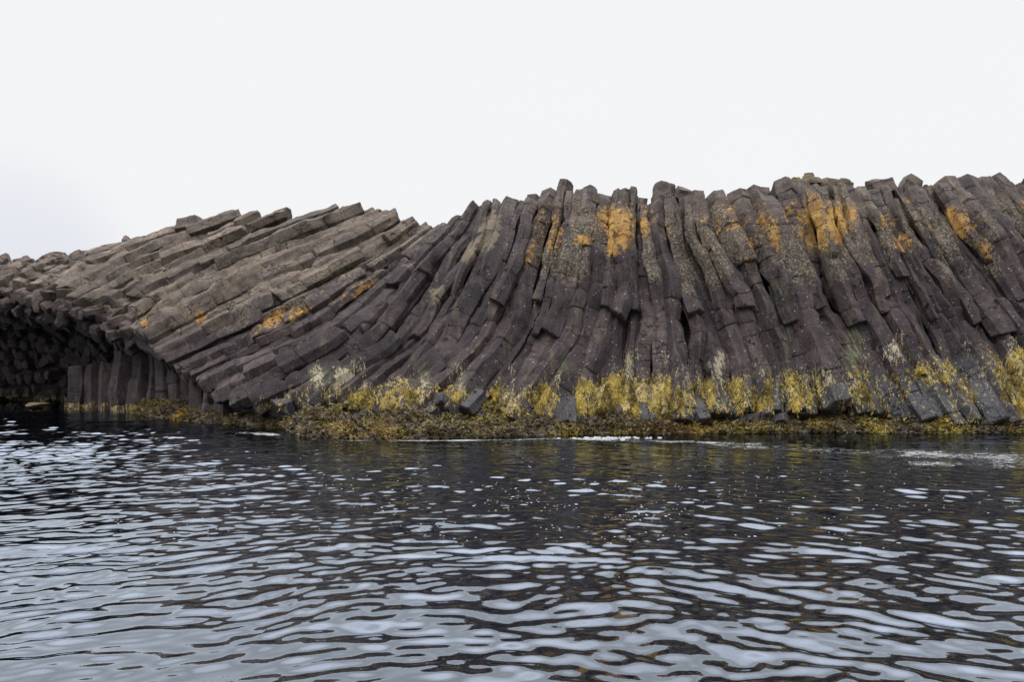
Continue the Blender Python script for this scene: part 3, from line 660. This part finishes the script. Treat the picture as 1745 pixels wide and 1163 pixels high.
# ------------------------------------------------------------------ seaweed fronds
def fronds(name, Pts, dirs, nrm_, ln, wd, cols, mat, seed, segs=3, curl=.35, lobes=1):
    r = np.random.default_rng(seed); n = len(Pts); Vs, Cs = [], []; k = segs+1
    d = norm(dirs); side = norm(np.cross(d, nrm_)+1e-6); q = []
    for lb in range(lobes):
        dl = norm(d+side*((lb-(lobes-1)/2)*.7)+r.normal(0, .15, (n, 3))); lnl = ln*r.uniform(.6, 1.1, n)
        p = Pts.copy(); g_ = r.normal(0, curl, (n, 3)); vs = np.zeros((n, k, 2, 3)); cc = np.zeros((n, k, 2, 3))
        for s_ in range(k):
            f = s_/segs; wv = wd*(.45+.75*math.sin(math.pi*min(f*.8+.12, 1)))*(1 if s_ < segs else .45)
            vs[:, s_, 0] = p-side*wv[:, None]; vs[:, s_, 1] = p+side*wv[:, None]
            cc[:, s_] = (cols*(.75+.5*f))[:, None]
            p = p+norm(dl+g_*f)*(lnl/segs)[:, None]
        base = lb*n*k*2; ii = np.arange(n)[:, None]*k*2+np.arange(segs)[None]*2+base
        q.append(np.stack([ii, ii+1, ii+3, ii+2], -1).reshape(-1, 4)); Vs.append(vs.reshape(-1, 3)); Cs.append(cc.reshape(-1, 3))
    return tag(mesh_obj(name, np.concatenate(Vs), q, mat, cols=np.concatenate(Cs)), kind='stuff')
# brown and olive wrack heaped over the ledge
r = np.random.default_rng(21); n = 66000
a = r.uniform(0, 1, n)**1.0*(len(pxs)-2); bq = (r.uniform(0, 1, n)**1.25)*(ny_-2)*.78
i, j = a.astype(int), bq.astype(int); fa, fb = (a-i)[:, None], (bq-j)[:, None]
Pw = LED[i, j]*(1-fa)*(1-fb)+LED[i+1, j]*fa*(1-fb)+LED[i, j+1]*(1-fa)*fb+LED[i+1, j+1]*fa*fb
cl = fbm(Pw*1.3, 3, 91); keep = (Pw[:, 2] > -.08) & (r.uniform(0, 1, n) < .85+.5*cl); Pw = Pw[keep]; cl = cl[keep]; n = len(Pw)
tone = cl*.9+r.normal(0, .28, n); h = fbm(Pw*.6+9, 2, 95)
base = np.where(tone[:, None] > .72, np.array([.21, .16, .03]), np.where(tone[:, None] > .12, np.array([.115, .085, .02]), np.array([.045, .031, .013])))
base = base*(1+.25*r.normal(0, 1, n))[:, None].clip(.4, 1.7); base = np.where((h > .3)[:, None], base*np.array([1.15, 1.0, .9]), base)
lump = .10*np.clip(fbm(Pw*2.2, 2, 97)+.5, 0, 2)
dr = np.stack([r.normal(0, .8, n), -np.abs(r.normal(.6, .5, n)), r.normal(.05, .5, n)], -1)
up = np.stack([r.normal(0, .5, n), np.full(n, -.5), np.full(n, .8)], -1)
fronds('brown_seaweed', Pw+np.stack([0*lump, 0*lump, lump*r.uniform(0, 1, n)], -1), dr, norm(up), r.uniform(.08, .21, n), r.uniform(.008, .020, n), base, WEED, 22, lobes=3)
# golden channelled wrack hanging on the column feet, and the bleached tufts above it
SV = np.concatenate([x[0] for x in SURF]); SN = np.concatenate([x[1] for x in SURF]); SW = np.concatenate([x[2] for x in SURF]); SB = np.concatenate([x[3] for x in SURF])
ok = (SN[:, 1] < .25); SV, SN, SW, SB = SV[ok], SN[ok], SW[ok], SB[ok]
def scatter(wt, n, seed):
    r = np.random.default_rng(seed); i = r.choice(len(SV), n, p=wt/wt.sum()); return r, SV[i]+r.normal(0, .035, (n, 3)), SN[i]
wt = np.clip(SW-.30, 0, 1)*np.clip(.15+1.5*fbm(SV*np.array([4, 4, 1.2]), 2, 77), 0.02, 2)
r, p, nn = scatter(wt, 62000, 31); n = len(p)
dn = np.array([0, 0, -1.])[None]-nn*(-nn[:, 2:3]); dn = norm(dn+r.normal(0, .16, (n, 3))-np.array([0, .06, 0]))
tn = np.clip(.5+.75*fbm(p*np.array([3.5, 3.5, 1.6]), 2, 66)+r.normal(0, .2, n), 0, 1)[:, None]
fronds('golden_wrack', p+nn*.015, dn, nn, r.uniform(.06, .16, n), r.uniform(.006, .012, n), np.array([.055, .040, .012])*(1-tn)+np.array([.46, .34, .085])*tn, WRACK, 32, segs=2, curl=.22, lobes=2)
wt = np.clip(SB-.35, 0, 1)*np.clip(.4+fbm(SV*np.array([3, 3, 1.2]), 2, 78), 0, 2)+.25*np.clip(SW-.5, 0, 1)*(SV[:, 2] > 1.1)
r, p, nn = scatter(wt, 6500, 33); n = len(p)
dn = norm(np.array([0, 0, -1.])[None]+nn*nn[:, 2:3]+r.normal(0, .15, (n, 3)))
fronds('bleached_wrack', p+nn*.012, dn, nn, r.uniform(.06, .16, n), r.uniform(.004, .008, n), np.array([.36, .31, .20])*r.uniform(.5, 1.2, n)[:, None], WRACK, 34, segs=2, curl=.2)
# sparse grass on the ridge crest
r = np.random.default_rng(41); n = 900; s_ = r.uniform(6.0, 6.9, n); p = np.stack([stream(x)[0] for x in s_])+np.stack([r.normal(0, .15, n), r.uniform(.1, .9, n), r.uniform(-.34, -.24, n)], -1)
fronds('grass', p, np.stack([r.normal(0, .4, n), r.normal(0, .4, n), np.ones(n)], -1), np.stack([np.zeros(n), -np.ones(n), np.zeros(n)], -1), r.uniform(.08, .2, n), np.full(n, .006), np.array([.13, .12, .045])*r.uniform(.6, 1.3, n)[:, None], WRACK, 42)

# ------------------------------------------------------------------ seabed and drowned stones
gx = np.linspace(-60, 60, 180); gy = np.concatenate([np.linspace(-8, 45, 160)])
GX, GY = np.meshgrid(gx, gy, indexing='ij'); px_ = CX+GX/np.maximum(GY, 3)*F
dsh = np.where(GY > 3, front_D(px_)-GY, 25)
ZB = -np.interp(dsh, [-12, 0, 1.5, 4, 9, 18], [.3, .45, .7, 1.0, 1.5, 2.2])-np.clip((-8-GX)/12, 0, 1)*1.0+.18*fbm(np.stack([GX, GY, 0*GX], -1)*.7, 3, 101)
m, t, b, o_ = new_mat('weedy_seabed'); g = G(t); Pn = g.pos(); n0 = g.noise(Pn, .8, 5, .65); n1 = g.noise(Pn, 4, 4, .6)
L(t, g.mix(g.rng(n0, .4, .62), (.005, .006, .012), g.mix(n1, (.010, .010, .012), (.075, .055, .024))), b.inputs['Base Color']); b.inputs['Roughness'].default_value = .9
sb = mesh_obj('seabed', np.stack([GX, GY, ZB], -1).reshape(-1, 3), [grid_faces(180, 160)], m); tag(sb, kind='structure')
deep = simple_rock('deep_floor', (.015, .017, .02), (.025, .026, .028))
rr = np.array([0., 100, 1000, 4500]); th = np.linspace(0, 2*np.pi, 49)[:-1]
V = np.stack([np.stack([x*np.cos(th), x*np.sin(th), 0*th-5], -1) for x in rr], 1).reshape(-1, 3)
tag(mesh_obj('deep_seabed', V, [grid_faces(48, 4, True)], deep), kind='structure')
ST_OR = simple_rock('rusty_stone', (.42, .15, .03), (.60, .30, .10)); ST_TAN = simple_rock('tan_stone', (.42, .30, .13), (.62, .48, .25)); ST_GR = simple_rock('pale_green_stone', (.34, .40, .24), (.55, .58, .42))
for k, (x, y, a, b, c, mt, lab) in enumerate([
 (1060,856,.26,.3,.14,ST_OR,'rust-orange stone under shallow water right of the middle'),
 (984,930,.16,.2,.12,ST_OR,'small rust-orange stone under the water in the centre'),
 (1352,884,.30,.3,.16,ST_TAN,'larger tan stone under water beside a smaller twin'),
 (1378,890,.22,.2,.12,ST_TAN,'smaller tan stone touching the larger tan one under water'),
 (1477,879,.24,.25,.14,ST_GR,'pale green stone lying under water right of the tan pair'),
 (1388,838,.26,.3,.14,ST_TAN,'tan stone under water nearest the shore on the right'),
 (1220,900,.24,.25,.14,ST_GR,'dull green stone under water left of the tan pair'),
 (1310,908,.24,.25,.12,ST_OR,'brownish orange stone below the tan pair under water'),
 (764,928,.14,.18,.1,ST_TAN,'yellowish stone under water left of the centre'),
 (1650,880,.36,.3,.12,ST_OR,'broad brownish stone under water at the right'),
 (1500,932,.20,.2,.1,ST_TAN,'small tan stone under the bright ripples at the right'),
 (970,880,.26,.3,.14,ST_GR,'greenish stone under water above the small orange one')]):
    D = (CAMH+.55)*F/(y-HY)
    boulder('drowned_stone', x, y, (a*.7, b*.7, c*.9), mt, lab, 'stone', 150+k, D=D, group='stones under the water', att=False)

# ------------------------------------------------------------------ water
r = np.random.default_rng(51); NW = 150
lam = np.exp(r.uniform(math.log(.13), math.log(2.2), NW)); grp = np.arange(NW) % 3          # crests slant one way to the right, the other way to the left
thw = np.pi/2+np.where(grp == 0, .38, np.where(grp == 1, -.42, 0))+r.normal(0, .30, NW)
kx, ky = 2*np.pi/lam*np.cos(thw), 2*np.pi/lam*np.sin(thw); phs = r.uniform(0, 6.28, NW)
SL = .140                                            # rms slope
amp = SL*math.sqrt(2/NW)*lam/(2*np.pi)*np.interp(lam, [.13, .2, .32, .55, 1.0, 2.2], [.95, 1.65, 1.55, 1.0, .62, .6])
def waves(X, Y):
    z = np.zeros_like(X); wx = X+.16*vnoise(np.stack([X*.8, Y*.8, 0*X], -1), 7); wy = Y+.14*vnoise(np.stack([X*.8, Y*.8, 0*X+5], -1), 8)
    sd = sstep(-3.5, 3.5, X+1.2*vnoise(np.stack([X*.3, Y*.3, 0*X+9], -1), 4)); wg = [1.35-.95*sd, .4+.95*sd, .9]
    for k in range(NW): z += wg[grp[k]]*amp[k]*np.sin(kx[k]*wx+ky[k]*wy+phs[k])
    return z
fine = np.linspace(R(-41), R(41), 900); coarse = np.linspace(R(41), R(319), 80)[1:-1]
th = np.concatenate([fine, coarse]); rad = [0.3, 1.2, 2.2]
while rad[-1] < 4: rad.append(rad[-1]+.1)
while rad[-1] < 36: rad.append(rad[-1]+min(.0038*rad[-1], .046))
while rad[-1] < 5000: rad.append(rad[-1]*1.25)
rad = np.array(rad); TH, RD = np.meshgrid(th, rad, indexing='ij'); WX, WY = RD*np.sin(TH), RD*np.cos(TH)
pxw = CX+WX/np.maximum(WY, 1)*F; ds_ = np.where(WY > 3, front_D(pxw)-WY, 20)
calm = np.interp(ds_, [-1, .5, 5, 10, 14], [.22, .28, .44, .66, .62])
calm = np.maximum(calm, sstep(-4, -11, WX)*np.interp(ds_, [-1, 1, 6], [.4, .55, 1.1]))
gust = 1+.5*fbm(np.stack([WX*.22, WY*.30, 0*WX], -1), 2, 121)
far = np.interp(RD, [36, 60], [1, 0])
msk = (np.abs(TH) < R(42)) & (RD < 60); WZ = np.zeros_like(WX)
WZ[msk] = waves(WX[msk], WY[msk]); WZ *= calm*gust*far
V = np.stack([WX, WY, WZ], -1).reshape(-1, 3); nt_, nr_ = TH.shape
m = bpy.data.materials.new('sea_water'); m.use_nodes = True; t = m.node_tree; t.nodes.clear(); g = G(t)
o_ = N(t, 'ShaderNodeOutputMaterial'); mxs = N(t, 'ShaderNodeMixShader'); gl = N(t, 'ShaderNodeBsdfGlossy'); tr = N(t, 'ShaderNodeBsdfTransparent')
fr = N(t, 'ShaderNodeFresnel'); fr.inputs['IOR'].default_value = 1.55
gl.inputs['Roughness'].default_value = .008; gl.inputs['Color'].default_value = (.78, .87, 1, 1); tr.inputs['Color'].default_value = (.18, .22, .32, 1)
nb = g.bump(g.noise(g.scale(g.pos(), (1, 1.6, 1)), 9, 3, .55), .11, .010)
L(t, nb, gl.inputs['Normal']); L(t, nb, fr.inputs['Normal'])
L(t, g.m('MINIMUM', g.m('MULTIPLY', fr.outputs[0], 2.4), .62), mxs.inputs[0]); L(t, tr.outputs[0], mxs.inputs[1]); L(t, gl.outputs[0], mxs.inputs[2]); L(t, mxs.outputs[0], o_.inputs[0])
water = mesh_obj('water', V, [grid_faces(nt_, nr_, True)], m); tag(water, kind='structure')
def water_z(X, Y):
    px = CX+X/Y*F; d = front_D(px)-Y
    c = np.interp(d, [-1, .5, 5, 10, 14], [.22, .28, .44, .66, .62]); c = np.maximum(c, sstep(-4, -11, X)*np.interp(d, [-1, 1, 6], [.4, .55, 1.1]))
    return waves(X, Y)*c*(1+.5*fbm(np.stack([X*.22, Y*.30, 0*X], -1), 2, 121))

# ------------------------------------------------------------------ foam
m, t, b, o_ = new_mat('foam'); g = G(t); L(t, g.mix(g.noise(g.pos(), 8, 3), (.20, .20, .20), (.40, .41, .42)), b.inputs['Base Color']); b.inputs['Roughness'].default_value = .45
FOAM = m
def domes(name, X, Y, rad, hgt, seed, stretch=1.):
    k = 8; n = len(X); a = np.linspace(0, 2*np.pi, k, endpoint=False); r = np.random.default_rng(seed); Z = water_z(X, Y)
    rings = []
    for q, h in ((1.0, -.004), (.92, .35), (.6, .8)):
        jr = 1+r.normal(0, .12, (n, k))
        rings.append(np.stack([X[:, None]+rad[:, None]*q*jr*np.cos(a)*stretch, Y[:, None]+rad[:, None]*q*jr*np.sin(a), (Z+hgt*h)[:, None]+0*jr], -1))
    V = np.stack(rings, 1).reshape(n, 3*k, 3); V = np.concatenate([V, np.stack([X, Y, Z+hgt], -1)[:, None]], 1); st = 3*k+1
    j = np.arange(k); j2 = (j+1) % k; q = np.concatenate([np.stack([l*k+j, l*k+j2, (l+1)*k+j2, (l+1)*k+j], -1) for l in (0, 1)]); tr_ = np.stack([2*k+j, 2*k+j2, np.full(k, 3*k)], -1)
    o = np.arange(n)[:, None, None]*st
    return tag(mesh_obj(name, V.reshape(-1, 3), [(q[None]+o).reshape(-1, 4), (tr_[None]+o).reshape(-1, 3)], FOAM), kind='stuff')
r = np.random.default_rng(61)
def line_foam(x0, x1, yl, th, n):                    # along a drifting line given in photo x / y at water level
    px = r.uniform(x0, x1, n); py = np.interp(px, yl[0], yl[1])+r.normal(0, 1, n)*np.interp(px, yl[0], th)
    py = np.maximum(py, 738); D = CAMH*F/(py-HY); return (px-CX)/F*D, D
m, t, b, o_ = new_mat('foam_lace'); g = G(t); Pf = g.pos(); b.inputs['Roughness'].default_value = .6
b.inputs['Base Color'].default_value = (.24, .24, .235, 1); tr2 = N(t, 'ShaderNodeBsdfTransparent'); mx2 = N(t, 'ShaderNodeMixShader')
fn = g.noise(g.scale(Pf, (1, 1.6, 1)), 3.2, 6, .75, dist=1.2); fv = g.voro(g.scale(Pf, (1, 1.5, 1)), 9, 'DISTANCE_TO_EDGE')
al = g.m('ADD', g.m('ADD', g.attr('dense'), g.m('MULTIPLY', g.m('SUBTRACT', fn, .5), 2.6)), g.m('MULTIPLY', g.rng(fv, 0, .16, 1, 0), .35))
L(t, g.rng(al, .62, 1.0), mx2.inputs[0]); L(t, tr2.outputs[0], mx2.inputs[1]); L(t, b.outputs[0], mx2.inputs[2]); L(t, mx2.outputs[0], o_.inputs[0])
LACE = m
def lace(x0, x1, xp, yp, hw, dens):
    nu = int((x1-x0)/2.2); nv = 15; PXl = np.linspace(x0, x1, nu)[:, None]+np.zeros((1, nv)); q = np.linspace(-1, 1, nv)[None]
    D = CAMH*F/(np.interp(PXl, xp, yp)-HY)+q*np.interp(PXl, xp, hw); Xl = (PXl-CX)/F*D
    V = np.stack([Xl, D, water_z(Xl, D)+.007], -1); ends = sstep(x0, x0+60, PXl)*sstep(x1, x1-40, PXl)
    A = (1-q*q)*dens*ends+.09-.6*(1-ends)-.35*np.abs(q)**3+.42*vnoise(np.stack([PXl/38, q+0*PXl, 0*PXl], -1), 7)
    return V.reshape(-1, 3), A.ravel(), (nu, nv)
Vl, Al, Fl, off_ = [], [], [], 0
for args in [(930, 1330, [930,1100,1330], [748,752,759], [.3,.5,.6], .58), (1170, 1860, [1170,1350,1480,1600,1860], [757,766,772,776,786], [.5,.8,.9,1.2,1.7], .56), (360, 500, [360,500], [737,743], [.5,.5], .6),
             (480, 1010, [480,600,800,1010], [748,752,752,747], [.14,.16,.18,.16], .5), (640, 1000, [640,1000], [752,750], [.3,.3], .3), (1500, 1860, [1500,1860], [790,796], [.6,.8], .42)]:
    v, al_, (nu, nv) = lace(*args); Vl.append(v); Al.append(al_); Fl.append(grid_faces(nu, nv)+off_); off_ += len(v)
tag(mesh_obj('foam', np.concatenate(Vl), Fl, LACE, attrs={'dense': np.concatenate(Al)}), kind='stuff')
n = 70; px = r.normal(1035, 32, n); D = np.full(n, 20.0)+r.normal(0, .12, n); X = (px-CX)/F*D
domes('wave_crest_foam', X, D, r.uniform(.03, .08, n), r.uniform(.01, .045, n), 63)
px = np.concatenate([r.normal(980, 230, 500), r.uniform(60, 1745, 700)]); py = np.concatenate([r.normal(850, 34, 500), r.normal(835, 60, 700)])
kf = (py > 752) & (vnoise(np.stack([px/60, py/18, 0*px], -1), 133) > .0); px, py = px[kf], py[kf]; D = CAMH*F/(py-HY); X = (px-CX)/F*D
domes('bubbles', X, D, r.uniform(.006, .017, len(X))*np.where(r.uniform(0, 1, len(X)) < .1, 1.7, 1), r.uniform(.002, .005, len(X)), 64)
